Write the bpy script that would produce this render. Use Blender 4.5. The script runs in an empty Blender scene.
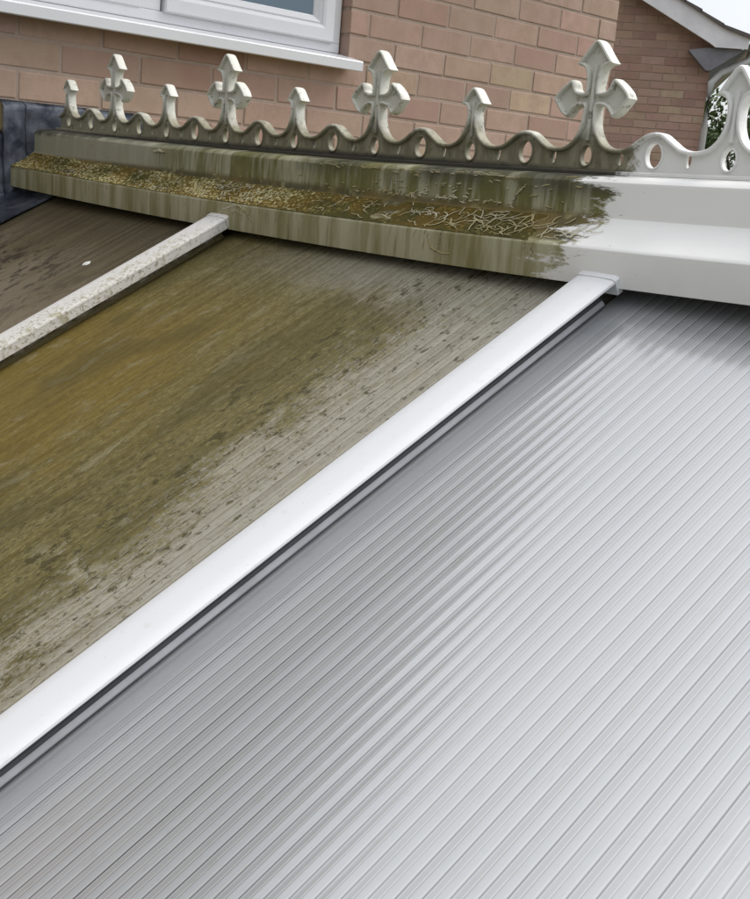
import bpy, bmesh, math, random
from mathutils import Vector, Matrix, noise
from mathutils.geometry import tessellate_polygon

SC = bpy.context.scene
COL = SC.collection
R = random.Random(7)
TH = 0.4706                       # roof pitch
CT, ST = math.cos(TH), math.sin(TH)
D = 0.2295                        # finial spacing
X0 = 0.0757                       # first finial
CLEAN = 1.765                     # the ridge is washed beyond this X
GROUND = -3.1


# ------------------------------------------------------------------ helpers
def link(name, bm, mats, parent=None, smooth=False, loc=None, rot=None):
    me = bpy.data.meshes.new(name)
    bm.normal_update()
    bm.to_mesh(me)
    bm.free()
    for m in (mats if isinstance(mats, (list, tuple)) else [mats]):
        me.materials.append(m)
    if smooth:
        me.polygons.foreach_set('use_smooth', [True] * len(me.polygons))
    o = bpy.data.objects.new(name, me)
    COL.objects.link(o)
    if parent:
        o.parent = parent
    if loc:
        o.location = loc
    if rot:
        o.rotation_euler = rot
    return o


def empty(name, label, cat, loc=(0, 0, 0), group=None):
    o = bpy.data.objects.new(name, None)
    COL.objects.link(o)
    o.location = loc
    o.empty_display_size = 0.1
    tag(o, label, cat, group)
    return o


def tag(o, label=None, cat=None, group=None, kind=None):
    if label: o['label'] = label
    if cat: o['category'] = cat
    if group: o['group'] = group
    if kind: o['kind'] = kind
    return o


def autosmooth(o, deg=35):
    me = o.data
    bm = bmesh.new()
    bm.from_mesh(me)
    for f in bm.faces:
        f.smooth = True
    for e in bm.edges:
        if len(e.link_faces) == 2 and e.calc_face_angle(0) > math.radians(deg):
            e.smooth = False
    bm.to_mesh(me)
    bm.free()


def box(bm, x0, x1, y0, y1, z0, z1, mi=0, bev=0.0):
    vs = [bm.verts.new((x, y, z)) for x in (x0, x1) for y in (y0, y1) for z in (z0, z1)]
    fs = []
    for q in ((0, 1, 3, 2), (4, 6, 7, 5), (0, 4, 5, 1), (2, 3, 7, 6), (0, 2, 6, 4), (1, 5, 7, 3)):
        f = bm.faces.new([vs[i] for i in q])
        f.material_index = mi
        fs.append(f)
    if bev > 0:
        es = list({e for f in fs for e in f.edges})
        r = bmesh.ops.bevel(bm, geom=es, offset=bev, segments=2, profile=0.6, affect='EDGES')
        for f in r['faces']:
            f.material_index = mi


def quad(bm, a, b, c, d, mi=0):
    f = bm.faces.new([bm.verts.new(p) for p in (a, b, c, d)])
    f.material_index = mi
    return f


def prism(bm, pts, axis, a0, a1, mi=0, n=1):
    """closed 2-D outline extruded along an axis (0: outline is (y,z); 1: (x,z); 2: (x,y))"""
    def P(p, a):
        if axis == 0: return (a, p[0], p[1])
        if axis == 1: return (p[0], a, p[1])
        return (p[0], p[1], a)
    rings = []
    for k in range(n + 1):
        a = a0 + (a1 - a0) * k / n
        rings.append([bm.verts.new(P(p, a)) for p in pts])
    m = len(pts)
    for k in range(n):
        for i in range(m):
            j = (i + 1) % m
            f = bm.faces.new((rings[k][i], rings[k][j], rings[k + 1][j], rings[k + 1][i]))
            f.material_index = mi
    for ring in (rings[0], rings[-1]):
        for t in tessellate_polygon([[Vector((p[0], p[1], 0)) for p in pts]]):
            try:
                f = bm.faces.new([ring[i] for i in t])
                f.material_index = mi
            except ValueError:
                pass
    bmesh.ops.recalc_face_normals(bm, faces=bm.faces)


def tube(bm, pts, rad, n=8, mi=0, cap=True):
    pts = [Vector(p) for p in pts]
    if not isinstance(rad, (list, tuple)):
        rad = [rad] * len(pts)
    rings = []
    for i, p in enumerate(pts):
        t = (pts[min(i + 1, len(pts) - 1)] - pts[max(i - 1, 0)])
        if t.length < 1e-9: t = Vector((0, 0, 1))
        t.normalize()
        a = t.cross(Vector((0, 0, 1)))
        if a.length < 0.05: a = t.cross(Vector((1, 0, 0)))
        a.normalize()
        b = t.cross(a)
        rings.append([bm.verts.new(p + (a * math.cos(k * 2 * math.pi / n) + b * math.sin(k * 2 * math.pi / n)) * rad[i]) for k in range(n)])
    for i in range(len(rings) - 1):
        for k in range(n):
            f = bm.faces.new((rings[i][k], rings[i][(k + 1) % n], rings[i + 1][(k + 1) % n], rings[i + 1][k]))
            f.material_index = mi
            f.smooth = True
    if cap:
        for r, rev in ((rings[0], False), (rings[-1], True)):
            f = bm.faces.new(r if not rev else r[::-1])
            f.material_index = mi


# ------------------------------------------------------------------ node helper
class NT:
    def __init__(self, name):
        self.m = bpy.data.materials.new(name)
        self.m.use_nodes = True
        self.t = self.m.node_tree
        self.t.nodes.clear()
        self.out = self.n('ShaderNodeOutputMaterial')
        self.b = self.n('ShaderNodeBsdfPrincipled')
        self.t.links.new(self.b.outputs[0], self.out.inputs[0])
        self._co = None

    def n(self, k, **kw):
        o = self.t.nodes.new(k)
        for a, v in kw.items():
            setattr(o, a, v)
        return o

    def put(self, sock, v):
        if hasattr(v, 'is_output') or isinstance(v, bpy.types.NodeSocket):
            self.t.links.new(v, sock)
        else:
            if isinstance(v, (tuple, list)) and len(v) == 3 and sock.type == 'RGBA':
                v = (*v, 1)
            sock.default_value = v

    def set(self, **kw):
        names = dict(col='Base Color', rough='Roughness', metal='Metallic', spec='Specular IOR Level', normal='Normal',
                     coat='Coat Weight', coatr='Coat Roughness', ior='IOR', trans='Transmission Weight', alpha='Alpha')
        for k, v in kw.items():
            self.put(self.b.inputs[names[k]], v)
        return self

    def obj(self):
        if not self._co:
            self._co = self.n('ShaderNodeTexCoord').outputs['Object']
        return self._co

    def scale(self, v, s):
        o = self.n('ShaderNodeVectorMath', operation='MULTIPLY')
        self.put(o.inputs[0], v)
        o.inputs[1].default_value = s
        return o.outputs[0]

    def xyz(self, v=None):
        o = self.n('ShaderNodeSeparateXYZ')
        self.put(o.inputs[0], v or self.obj())
        return o.outputs

    def noise(self, s=5, d=4, r=0.55, sc=(1, 1, 1), dist=0.0, off=None):
        v = self.obj()
        if sc != (1, 1, 1):
            v = self.scale(v, sc)
        if off:
            o = self.n('ShaderNodeVectorMath', operation='ADD')
            self.put(o.inputs[0], v)
            o.inputs[1].default_value = off
            v = o.outputs[0]
        o = self.n('ShaderNodeTexNoise')
        self.put(o.inputs['Vector'], v)
        o.inputs['Scale'].default_value = s
        o.inputs['Detail'].default_value = d
        o.inputs['Roughness'].default_value = r
        o.inputs['Distortion'].default_value = dist
        return o.outputs['Fac']

    def vor(self, s=50, sc=(1, 1, 1), feature='F1', rnd=1.0):
        o = self.n('ShaderNodeTexVoronoi', feature=feature)
        self.put(o.inputs['Vector'], self.scale(self.obj(), sc))
        o.inputs['Scale'].default_value = s
        o.inputs['Randomness'].default_value = rnd
        return o.outputs['Distance']

    def math(self, op, a, b=0.0, c=0.0, clamp=False):
        o = self.n('ShaderNodeMath', operation=op)
        o.use_clamp = clamp
        for i, v in enumerate((a, b, c)):
            self.put(o.inputs[i], v)
        return o.outputs[0]

    def step(self, v, a, b, lo=0.0, hi=1.0):
        o = self.n('ShaderNodeMapRange', interpolation_type='SMOOTHSTEP')
        self.put(o.inputs['Value'], v)
        self.put(o.inputs['From Min'], a)
        self.put(o.inputs['From Max'], b)
        self.put(o.inputs['To Min'], lo)
        self.put(o.inputs['To Max'], hi)
        return o.outputs[0]

    def mix(self, f, a, b, mode='MIX'):
        o = self.n('ShaderNodeMix', data_type='RGBA', blend_type=mode)
        self.put(o.inputs[0], f)
        self.put(o.inputs[6], a)
        self.put(o.inputs[7], b)
        return o.outputs[2]

    def bump(self, h, strength=0.4, dist=0.002):
        o = self.n('ShaderNodeBump')
        self.put(o.inputs['Height'], h)
        o.inputs['Strength'].default_value = strength
        o.inputs['Distance'].default_value = dist
        return o.outputs[0]


# ------------------------------------------------------------------ materials
def mat_upvc(name, base=(.80, .80, .80), rough=.32):
    k = NT(name)
    a = k.noise(3, 4)
    b = k.noise(60, 3)
    c = k.mix(k.step(a, .4, .75, 0, .22), base, tuple(v * .86 for v in base))
    c = k.mix(k.step(b, .62, .75, 0, .16), c, (.42, .40, .35))
    sp = k.noise(210, 3, .6)
    c = k.mix(k.step(sp, .70, .74, 0, .5), c, (.25, .23, .18))
    k.set(col=c, rough=k.step(a, .3, .7, rough - .05, rough + .1), normal=k.bump(b, .05, .001))
    return k.m


def mat_plain(name, col, rough=.6, metal=0.0, var=.15, s=8):
    k = NT(name)
    a = k.noise(s, 5)
    c = k.mix(k.step(a, .3, .7), tuple(v * (1 - var) for v in col), tuple(min(1, v * (1 + var)) for v in col))
    k.set(col=c, rough=rough, metal=metal, normal=k.bump(a, .15, .002))
    return k.m


def mat_ridge():
    k = NT('ridge_capping_upvc')
    x, y, z = k.xyz()
    clean = (.80, .79, .765)
    n1 = k.noise(9, 5, .6)
    n2 = k.noise(40, 5, .6)
    nv = k.noise(34, 5, .65, sc=(1, .18, .10))          # vertical streaks
    nv2 = k.noise(120, 4, .7, sc=(1, .15, .08))
    # colours of the film
    grey = k.mix(n2, (.25, .235, .140), (.39, .372, .262))
    green = k.mix(n2, (.080, .076, .018), (.185, .170, .050))
    dark = (.028, .028, .018)
    film = k.mix(k.step(nv, .38, .56), grey, green)
    film = k.mix(k.step(nv2, .55, .75, 0, .65), film, (.055, .05, .02))
    # fascia paler and greyer, darker to the right of the dirty part
    fas = k.mix(k.step(nv, .35, .7), (.42, .392, .262), (.215, .192, .080))
    fas = k.mix(k.step(nv2, .55, .72, 0, .55), fas, (.100, .088, .030))
    isf = k.step(z, -.090, -.098)
    col = k.mix(isf, film, fas)
    # left end of the upper step is pale grey, right part blackish
    rt = k.step(k.math('ADD', x, k.math('MULTIPLY', n1, .5)), .95, 1.75)
    lf = k.math('MULTIPLY', k.step(k.math('ADD', x, k.math('MULTIPLY', n1, .6)), 1.25, .75), k.math('SUBTRACT', 1.0, isf))
    col = k.mix(k.math('MULTIPLY', lf, .75), col, k.mix(nv, (.30, .285, .205), (.44, .425, .335)))
    up = k.step(z, -.05, -.012)
    blk = k.math('MULTIPLY', k.math('MULTIPLY', rt, up), k.step(n1, .35, .6))
    col = k.mix(k.math('MULTIPLY', blk, .85), col, dark)
    col = k.mix(k.math('MULTIPLY', k.step(k.math('ADD', z, k.math('MULTIPLY', nv, .022)), -.003, .010), .9), col, (.03, .03, .022))
    # the ledge: brown film
    led = k.math('MULTIPLY', k.step(z, -.052, -.062), k.step(z, -.097, -.090))
    led = k.math('MULTIPLY', led, k.step(y, -.060, -.070))
    lc = k.mix(k.step(n1, .4, .62), (.15, .105, .028), (.07, .06, .022))
    lc = k.mix(k.step(n2, .55, .7), lc, (.25, .22, .10))
    col = k.mix(led, col, lc)
    # washed end: ragged edge
    rag = k.math('ADD', x, k.math('MULTIPLY', k.math('SUBTRACT', k.noise(20, 9, .74, sc=(.5, 1.7, 1.7)), .5), .40))
    cl = k.step(rag, CLEAN - .022, CLEAN + .016)
    speck = k.math('MULTIPLY', k.step(k.noise(85, 4, .7, sc=(.6, 1, 1.4)), .66, .70), k.step(x, CLEAN + .16, CLEAN - .05))
    cc = k.mix(k.step(n1, .45, .8, 0, .35), clean, (.68, .67, .63))
    cc = k.mix(speck, cc, (.20, .17, .07))
    col = k.mix(cl, col, cc)
    rg = k.step(cl, 0, 1, .75, .30)
    bh = k.mix(cl, k.mix(.5, n2, nv2), (.5, .5, .5))
    k.set(col=col, rough=rg, normal=k.bump(bh, .35, .003))
    return k.m


def mat_cresting():
    k = NT('cresting_moulded_upvc')
    x, y, z = k.xyz()
    n1 = k.noise(26, 5, .65)
    n2 = k.noise(90, 4, .65)
    nv = k.noise(60, 5, .6, sc=(1, 1, .25))
    base = k.mix(n1, (.52, .515, .445), (.72, .71, .645))
    zz = k.math('ADD', z, k.math('MULTIPLY', k.math('SUBTRACT', n1, .5), .07))
    low = k.step(zz, .072, .034)
    dirt = k.mix(k.step(nv, .35, .65), (.25, .23, .145), (.135, .118, .060))
    left = k.step(x, 1.0, .1)
    pale = k.mix(n2, (.30, .285, .205), (.42, .40, .31))
    dirt = k.mix(k.math('MULTIPLY', left, .55), dirt, pale)
    col = k.mix(k.math('MULTIPLY', low, .92), base, dirt)
    sp = k.math('MULTIPLY', k.step(n2, .56, .68), k.step(zz, .19, .05, .25, .8))
    col = k.mix(sp, col, (.12, .11, .07))
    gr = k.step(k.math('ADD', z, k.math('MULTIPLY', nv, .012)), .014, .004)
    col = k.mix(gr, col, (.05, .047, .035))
    rag = k.math('ADD', x, k.math('MULTIPLY', k.math('SUBTRACT', k.noise(30, 5, .7), .5), .16))
    cl = k.step(rag, CLEAN - .012, CLEAN + .02)
    col = k.mix(cl, col, k.mix(n1, (.70, .695, .67), (.79, .785, .76)))
    k.set(col=col, rough=k.step(cl, 0, 1, .55, .32), normal=k.bump(n2, .22, .002))
    return k.m


PITCH = .0168


def flute(k, x, x_off=0.0):
    """0..1 position inside one flute"""
    return k.math('FRACT', k.math('DIVIDE', k.math('SUBTRACT', x, x_off), PITCH))


def mat_panel_clean():
    k = NT('silver_multiwall_polycarbonate')
    x, y, z = k.xyz()
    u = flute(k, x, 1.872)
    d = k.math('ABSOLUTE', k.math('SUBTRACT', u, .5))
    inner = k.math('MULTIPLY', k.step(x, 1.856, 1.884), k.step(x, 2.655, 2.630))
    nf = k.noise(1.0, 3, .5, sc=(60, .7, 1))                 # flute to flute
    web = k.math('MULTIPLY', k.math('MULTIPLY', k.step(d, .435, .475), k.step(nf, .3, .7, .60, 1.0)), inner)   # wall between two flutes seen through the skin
    shade = k.math('MULTIPLY', k.math('MULTIPLY', k.step(u, .08, .16), k.step(u, .86, .22)), inner)          # soft ripple shading of each flute, painted into the colour
    bright = k.math('MULTIPLY', k.math('MULTIPLY', k.step(u, .80, .86), k.step(u, .97, .92)), inner)  # highlight band of the ripple, painted into the colour
    n1 = k.noise(2.2, 3)
    n3 = k.noise(70, 4, .65, sc=(1, .35, 1))
    n4 = k.noise(9, 4, .6, sc=(1, .5, 1))
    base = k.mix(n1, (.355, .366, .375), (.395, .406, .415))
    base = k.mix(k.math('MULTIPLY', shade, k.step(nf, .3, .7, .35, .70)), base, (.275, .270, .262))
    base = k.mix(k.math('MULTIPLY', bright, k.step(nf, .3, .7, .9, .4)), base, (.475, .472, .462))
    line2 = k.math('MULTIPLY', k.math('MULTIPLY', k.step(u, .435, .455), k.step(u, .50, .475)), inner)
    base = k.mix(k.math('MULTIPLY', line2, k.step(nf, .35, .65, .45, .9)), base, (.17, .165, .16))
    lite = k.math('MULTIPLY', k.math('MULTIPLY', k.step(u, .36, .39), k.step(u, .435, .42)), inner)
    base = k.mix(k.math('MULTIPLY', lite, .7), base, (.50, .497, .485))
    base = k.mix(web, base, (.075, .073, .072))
    grime = k.noise(120, 4, .7, sc=(1, .25, 1))
    base = k.mix(k.step(grime, .56, .70, 0, .22), base, (.22, .205, .18))
    base = k.mix(k.step(n3, .62, .74, 0, .12), base, (.20, .18, .14))
    k.set(col=base, rough=.22, ior=1.75, coat=1.0, coatr=k.step(n4, .3, .7, .10, .18), normal=k.bump(n3, .03, .001))
    k.b.inputs['Coat IOR'].default_value = 2.1
    return k.m


def mat_panel_dirty(first):
    k = NT('algae_stained_polycarbonate' if not first else 'soot_brown_polycarbonate')
    x, y, z = k.xyz()
    s = k.math('MULTIPLY', y, -1.0)
    u = flute(k, x, .985)
    d = k.math('ABSOLUTE', k.math('SUBTRACT', u, .5))
    web = k.step(d, .38, .48)
    n1 = k.noise(5, 6, .62, sc=(1, .5, 1))
    n2 = k.noise(26, 6, .68, sc=(1, .45, 1), dist=.4)
    st = k.noise(1.0, 5, .6, sc=(85, 3.0, 1))                # streaks that run down the flutes
    n3 = k.noise(150, 4, .65, sc=(1, .55, 1))
    if not first:
        ochre = k.mix(k.step(st, .38, .62), (.136, .094, .020), (.172, .124, .030))
        olive = k.mix(k.step(st, .38, .62), (.108, .088, .028), (.165, .138, .055))
        nc = k.noise(230, 4, .7, sc=(1, .42, 1), dist=.8)
        ochre = k.mix(k.step(nc, .50, .64, 0, .55), ochre, (.085, .062, .016))
        ochre = k.mix(k.step(nc, .44, .34, 0, .40), ochre, (.27, .21, .085))
        olive = k.mix(k.step(nc, .48, .62, 0, .65), olive, (.062, .050, .018))
        olive = k.mix(k.step(nc, .44, .34, 0, .45), olive, (.30, .265, .15))
        bare = k.mix(k.step(st, .35, .65), (.275, .255, .200), (.370, .350, .292))
        bare = k.mix(k.step(nc, .52, .66, 0, .55), bare, (.15, .125, .075))
        wx = k.math('ADD', x, k.math('MULTIPLY', k.math('SUBTRACT', n1, .5), .32))
        wx = k.math('ADD', wx, k.math('MULTIPLY', k.math('SUBTRACT', n2, .5), .42))
        och = k.math('MULTIPLY', k.step(wx, 1.46, 1.22), k.step(k.math('ADD', s, k.math('MULTIPLY', n1, .25)), .18, .50))
        col = k.mix(och, olive, ochre)
        # bare wiped band beside the clean bar and along the ridge
        xb = k.math('ADD', 1.575, k.math('MULTIPLY', s, .10))
        bz = k.step(k.math('ADD', k.math('SUBTRACT', wx, xb), k.math('MULTIPLY', k.math('SUBTRACT', nc, .5), .55)), -.09, .09)
        tz = k.math('MULTIPLY', k.step(k.math('ADD', s, k.math('MULTIPLY', k.math('SUBTRACT', n2, .5), .25)), .15, .03), k.step(wx, 1.0, 1.45))
        bz = k.math('MAXIMUM', bz, k.math('MULTIPLY', tz, .75))
        col = k.mix(k.math('MULTIPLY', bz, .94), col, bare)
        # faint bare flecks in the film
        col = k.mix(k.math('MULTIPLY', k.step(n2, .54, .68), .45), col, (.275, .245, .155))
        # dark lichen specks, crowded along the boundary
        near = k.math('MULTIPLY', k.step(wx, 1.28, 1.56), k.step(wx, 1.86, 1.70))
        vs = k.noise(84, 5, .72, sc=(1, .68, 1), dist=.3, off=(3, 1, 0))
        sp = k.step(vs, k.step(near, 0, 1, .70, .555), k.step(near, 0, 1, .76, .625))
        col = k.mix(k.math('MULTIPLY', sp, .85), col, k.mix(n3, (.035, .030, .014), (.085, .075, .03)))
        near2 = k.math('MULTIPLY', k.step(wx, 1.38, 1.50), k.step(wx, 1.70, 1.58))
        vb = k.noise(38, 5, .75, sc=(1, .60, 1), dist=.3, off=(7, 2, 0))
        thb = k.step(near2, 0, 1, .74, .56)
        col = k.mix(k.math('MULTIPLY', k.step(vb, thb, k.math('ADD', thb, .05)), .85), col, k.mix(n3, (.032, .026, .010), (.075, .062, .022)))
        wet = k.noise(8, 5, .62, sc=(1, .42, 1), dist=.4, off=(5, 3, 0))
        col = k.mix(k.math('MULTIPLY', k.math('MULTIPLY', k.step(wet, .50, .62), k.step(bz, .6, .1)), .48), col, (.068, .054, .016))
        sp2 = k.math('MULTIPLY', k.step(n3, .60, .70), .5)
        col = k.mix(sp2, col, (.07, .058, .02))
        col = k.mix(k.math('MULTIPLY', web, k.step(bz, 0, 1, .05, .42)), col, (.47, .44, .37))
        col = k.mix(k.math('MULTIPLY', k.math('MULTIPLY', k.step(u, .12, .2), k.step(u, .36, .28)), k.step(bz, 0, 1, .03, .28)), col, (.10, .09, .06))
        rough = k.step(bz, 0, 1, .62, .40)
        h = k.mix(.5, n2, n3)
    else:
        col = k.mix(k.step(st, .35, .65), (.075, .060, .034), (.125, .102, .058))
        sc = k.math('ADD', s, k.math('MULTIPLY', k.math('SUBTRACT', n1, .5), .5))
        col = k.mix(k.math('MULTIPLY', k.step(sc, .12, .40), .8), col, (.215, .178, .128))
        vs = k.noise(34, 5, .7, sc=(1, .6, 1), dist=.5)
        lowl = k.math('MULTIPLY', k.step(x, .95, .45), k.step(s, .08, .22))
        col = k.mix(k.math('MULTIPLY', k.step(vs, .50, .58), k.math('MULTIPLY', lowl, .85)), col, (.026, .02, .014))
        col = k.mix(k.math('MULTIPLY', k.step(n2, .6, .72), .35), col, (.22, .19, .12))
        col = k.mix(k.math('MULTIPLY', k.step(n3, .60, .70), .5), col, (.05, .04, .02))
        rough = .5
        h = k.mix(.5, n2, n3)
    k.set(col=col, rough=rough, spec=.20, normal=k.bump(h, .30, .0025))
    return k.m


def mat_bar_dirty():
    k = NT('lichen_specked_upvc')
    x, y, z = k.xyz()
    n = k.noise(150, 5, .7)
    n1 = k.noise(16, 4, .6)
    n2 = k.noise(48, 4, .65)
    w = k.step(k.math('ADD', x, k.math('MULTIPLY', k.math('SUBTRACT', n1, .5), .07)), .905, .965)
    down = k.step(y, .0, -.16, .35, 1)
    th = k.step(w, 0, 1, .64, .515)
    sp = k.math('MULTIPLY', k.step(n, th, k.math('ADD', th, .09)), down)
    big = k.math('MULTIPLY', k.math('MULTIPLY', k.step(n2, .52, .66), w), down)
    col = k.mix(k.noise(6, 3), (.68, .66, .63), (.78, .76, .74))
    col = k.mix(k.math('MULTIPLY', k.math('MULTIPLY', w, down), .25), col, (.52, .47, .36))
    col = k.mix(k.math('MULTIPLY', big, .60), col, (.31, .285, .12))
    col = k.mix(k.math('MULTIPLY', sp, .75), col, k.mix(n2, (.11, .09, .045), (.40, .34, .20)))
    creep = k.step(k.math('ADD', z, k.math('MULTIPLY', k.math('SUBTRACT', n2, .5), .020)), .014, .006)
    col = k.mix(creep, col, k.mix(n, (.07, .055, .02), (.19, .155, .06)))
    k.set(col=col, rough=.55, normal=k.bump(k.mix(.5, n, n2), .45, .003))
    return k.m


def mat_brick(name='house_brick'):
    k = NT(name)
    a = k.n('ShaderNodeAttribute', attribute_name='tint')
    n = k.noise(14, 6, .65)
    f = k.noise(160, 4, .65)
    w = k.noise(5, 5, .65)
    c = k.mix(k.step(n, .38, .66, 0, .55), a.outputs['Color'], (.35, .235, .175), 'MIX')
    c = k.mix(k.step(w, .45, .68, 0, .40), c, (.40, .30, .22))
    c = k.mix(k.step(f, .6, .74, 0, .35), c, (.22, .13, .09))
    c = k.mix(k.step(f, .42, .28, 0, .25), c, (.50, .38, .29))
    k.set(col=c, rough=.88, spec=.25, normal=k.bump(k.mix(.5, f, n), .5, .003))
    return k.m


def mat_mortar():
    k = NT('mortar')
    n = k.noise(90, 5, .7)
    m = k.noise(4, 4, .6)
    c = k.mix(n, (.35, .265, .215), (.49, .39, .325))
    c = k.mix(k.step(m, .4, .65, 0, .45), c, (.30, .22, .175))
    k.set(col=c, rough=.95, spec=.15, normal=k.bump(n, .6, .003))
    return k.m


def mat_tiles():
    k = NT('concrete_roof_tile')
    n = k.noise(5, 5)
    f = k.noise(60, 4)
    c = k.mix(n, (.085, .075, .075), (.16, .14, .135))
    c = k.mix(k.step(f, .55, .7, 0, .5), c, (.20, .19, .15))
    k.set(col=c, rough=.85, normal=k.bump(f, .4, .004))
    return k.m


def mat_lead():
    k = NT('weathered_lead')
    n = k.noise(12, 5, .6, dist=.5)
    f = k.noise(60, 4)
    c = k.mix(k.step(n, .35, .65), (.085, .098, .135), (.24, .26, .31))
    c = k.mix(k.step(f, .6, .75, 0, .5), c, (.32, .32, .33))
    k.set(col=c, rough=k.step(n, .3, .7, .42, .62), metal=.35, normal=k.bump(k.mix(.4, n, f), .5, .006))
    return k.m


def mat_glass():
    k = NT('window_glass')
    n = k.noise(1.2, 2)
    k.set(col=k.mix(n, (.05, .09, .13), (.10, .17, .23)), rough=.04, ior=1.5, spec=.8)
    return k.m


def mat_lichen():
    k = NT('pale_lichen')
    n = k.noise(45, 3)
    f = k.noise(7, 4, .6)
    c = k.mix(n, (.27, .225, .10), (.46, .41, .24))
    c = k.mix(k.step(f, .48, .66, 0, .8), c, (.56, .52, .40))
    k.set(col=c, rough=.9, spec=.1)
    return k.m


def mat_moss():
    k = NT('brown_green_moss')
    t = k.n('ShaderNodeAttribute', attribute_name='tint').outputs['Fac']
    f = k.noise(11, 5, .6)
    n = k.noise(120, 5, .7)
    dk = k.mix(k.step(f, .46, .60), (.105, .072, .018), (.062, .056, .018))
    md = k.mix(k.step(f, .42, .62), (.235, .170, .050), (.175, .150, .050))
    c = k.mix(k.step(t, .04, .22), dk, md)
    c = k.mix(k.step(t, .20, .44), c, k.mix(n, (.38, .33, .15), (.56, .51, .30)))
    c = k.mix(k.step(n, .58, .72, 0, .5), c, (.09, .07, .025))
    k.set(col=c, rough=.95, spec=.1, normal=k.bump(n, .7, .003))
    return k.m


def mat_leaf(name, a, b):
    k = NT(name)
    t = k.n('ShaderNodeAttribute', attribute_name='tint')
    c = k.mix(t.outputs['Fac'], a, b)
    k.set(col=c, rough=.55, spec=.3)
    return k.m


M = dict(
    ridge=mat_ridge(), crest=mat_cresting(), panel=mat_panel_clean(), olive=mat_panel_dirty(False), brown=mat_panel_dirty(True),
    bar=mat_upvc('washed_white_upvc', (.72, .725, .735), .28), barbody=mat_plain('grey_gasket_profile', (.48, .48, .51), .5, 0, .12, 20),
    gasket_shade=mat_plain('black_gasket_shade', (.07, .07, .078), .6), dirtybar=mat_bar_dirty(), upvc=mat_upvc('window_white_upvc', (.72, .72, .745), .3),
    brick=mat_brick(), mortar=mat_mortar(), tiles=mat_tiles(), lead=mat_lead(), glass=mat_glass(), lichen=mat_lichen(), moss=mat_moss(),
    barge=mat_plain('painted_bargeboard', (.76, .76, .80), .55, 0, .10, 5), soffit=mat_plain('soffit_board', (.20, .20, .23), .8),
    gap_dark=mat_plain('gap_darkening_black', (.015, .015, .02), .95), bark=mat_plain('bark', (.10, .075, .05), .9, 0, .3, 20),
    grey_pipe=mat_plain('pale_plastic_pipe', (.50, .50, .49), .5, 0, .06, 5), white=mat_plain('chalky_white', (.75, .74, .70), .9),
)


# ------------------------------------------------------------------ conservatory
def bow(x):
    """the ridge sags slightly in its middle"""
    t = min(x, 2.1) - 1.12
    return -.0095 + (.0125 if t < 0 else .018) * t * t


def apply_bow(bm):
    for v in bm.verts:
        v.co.z += bow(v.co.x)


LEN = 3.6
cons = empty('conservatory', 'white conservatory with polycarbonate roof, half of it stained by algae and half washed clean', 'conservatory', (0, 0, 0))

# ridge capping: one long stepped profile, both sides
half = [(-.126, -.1435), (-.133, -.1435), (-.1332, -.1425), (-.1336, -.102), (-.1332, -.0975), (-.1315, -.0948), (-.128, -.0925),
        (-.072, -.0612), (-.0685, -.0575), (-.067, -.052), (-.0660, -.0155), (-.0645, -.0105), (-.0600, -.0060), (-.052, -.0030), (-.02, 0.0)]
inner = [(-.122, -.1405), (-.122, -.104), (-.060, -.072), (-.056, -.016)]
prof = half + [(-y, z) for y, z in reversed(half)]
prof += [(-y, z) for y, z in inner] + [(y, z) for y, z in reversed(inner)]
bm = bmesh.new()
prism(bm, prof, 0, .012, LEN, 0, 96)
apply_bow(bm)
ridge = link('ridge_capping', bm, M['ridge'], cons)
tag(ridge, 'stepped ridge capping, green with algae on one side and washed white on the other')
autosmooth(ridge, 25)
bm = bmesh.new()
prism(bm, [(-.07, -.165), (-.07, -.083), (-.045, -.07), (.045, -.07), (.07, -.083), (.07, -.165), (0, -.14)], 0, .02, LEN - .01, 0, 24)
apply_bow(bm)
link('gap_darkening_block', bm, M['gap_dark'], cons)  # near-black block added so the gap under the fascia reads dark
# end cap at the wall
bm = bmesh.new()
prism(bm, half + [(-y, z) for y, z in reversed(half)], 0, .006, .012)
apply_bow(bm)
link('ridge_end_cap', bm, M['ridge'], cons)


# ---- cresting
def smooth(pts, corners=(), n=6):
    """Catmull-Rom through pts, broken at the listed corner indices"""
    out = []
    m = len(pts)
    for i in range(m - 1):
        p1, p2 = Vector(pts[i]), Vector(pts[i + 1])
        p0 = Vector(pts[i - 1]) if i > 0 and i not in corners else p1 - (p2 - p1) * .5
        p3 = Vector(pts[i + 2]) if i + 2 < m and (i + 1) not in corners else p2 + (p2 - p1) * .5
        for j in range(n):
            t = j / n
            out.append(tuple(.5 * ((2 * p1) + (p2 - p0) * t + (2 * p0 - 5 * p1 + 4 * p2 - p3) * t * t + (3 * p1 - p0 - 3 * p2 + p3) * t ** 3)))
    out.append(tuple(pts[-1]))
    return out


def plate(bm, outer, holes, h):
    """flat plate in the xz plane with holes, half thickness h"""
    loops = [outer] + holes
    flat = [p for l in loops for p in l]
    F = [bm.verts.new((x, -h, z)) for x, z in flat]
    B = [bm.verts.new((x, h, z)) for x, z in flat]
    for V in (F, B):
        es, q = [], 0
        for l in loops:
            m = len(l)
            es += [bm.edges.new((V[q + i], V[q + (i + 1) % m])) for i in range(m)]
            q += m
        bmesh.ops.triangle_fill(bm, edges=es, use_beauty=True, use_dissolve=False)
    k = 0
    for l in loops:
        m = len(l)
        for i in range(m):
            j = (i + 1) % m
            bm.faces.new((F[k + i], B[k + i], B[k + j], F[k + j]))
        k += m
    bmesh.ops.recalc_face_normals(bm, faces=bm.faces)


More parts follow.
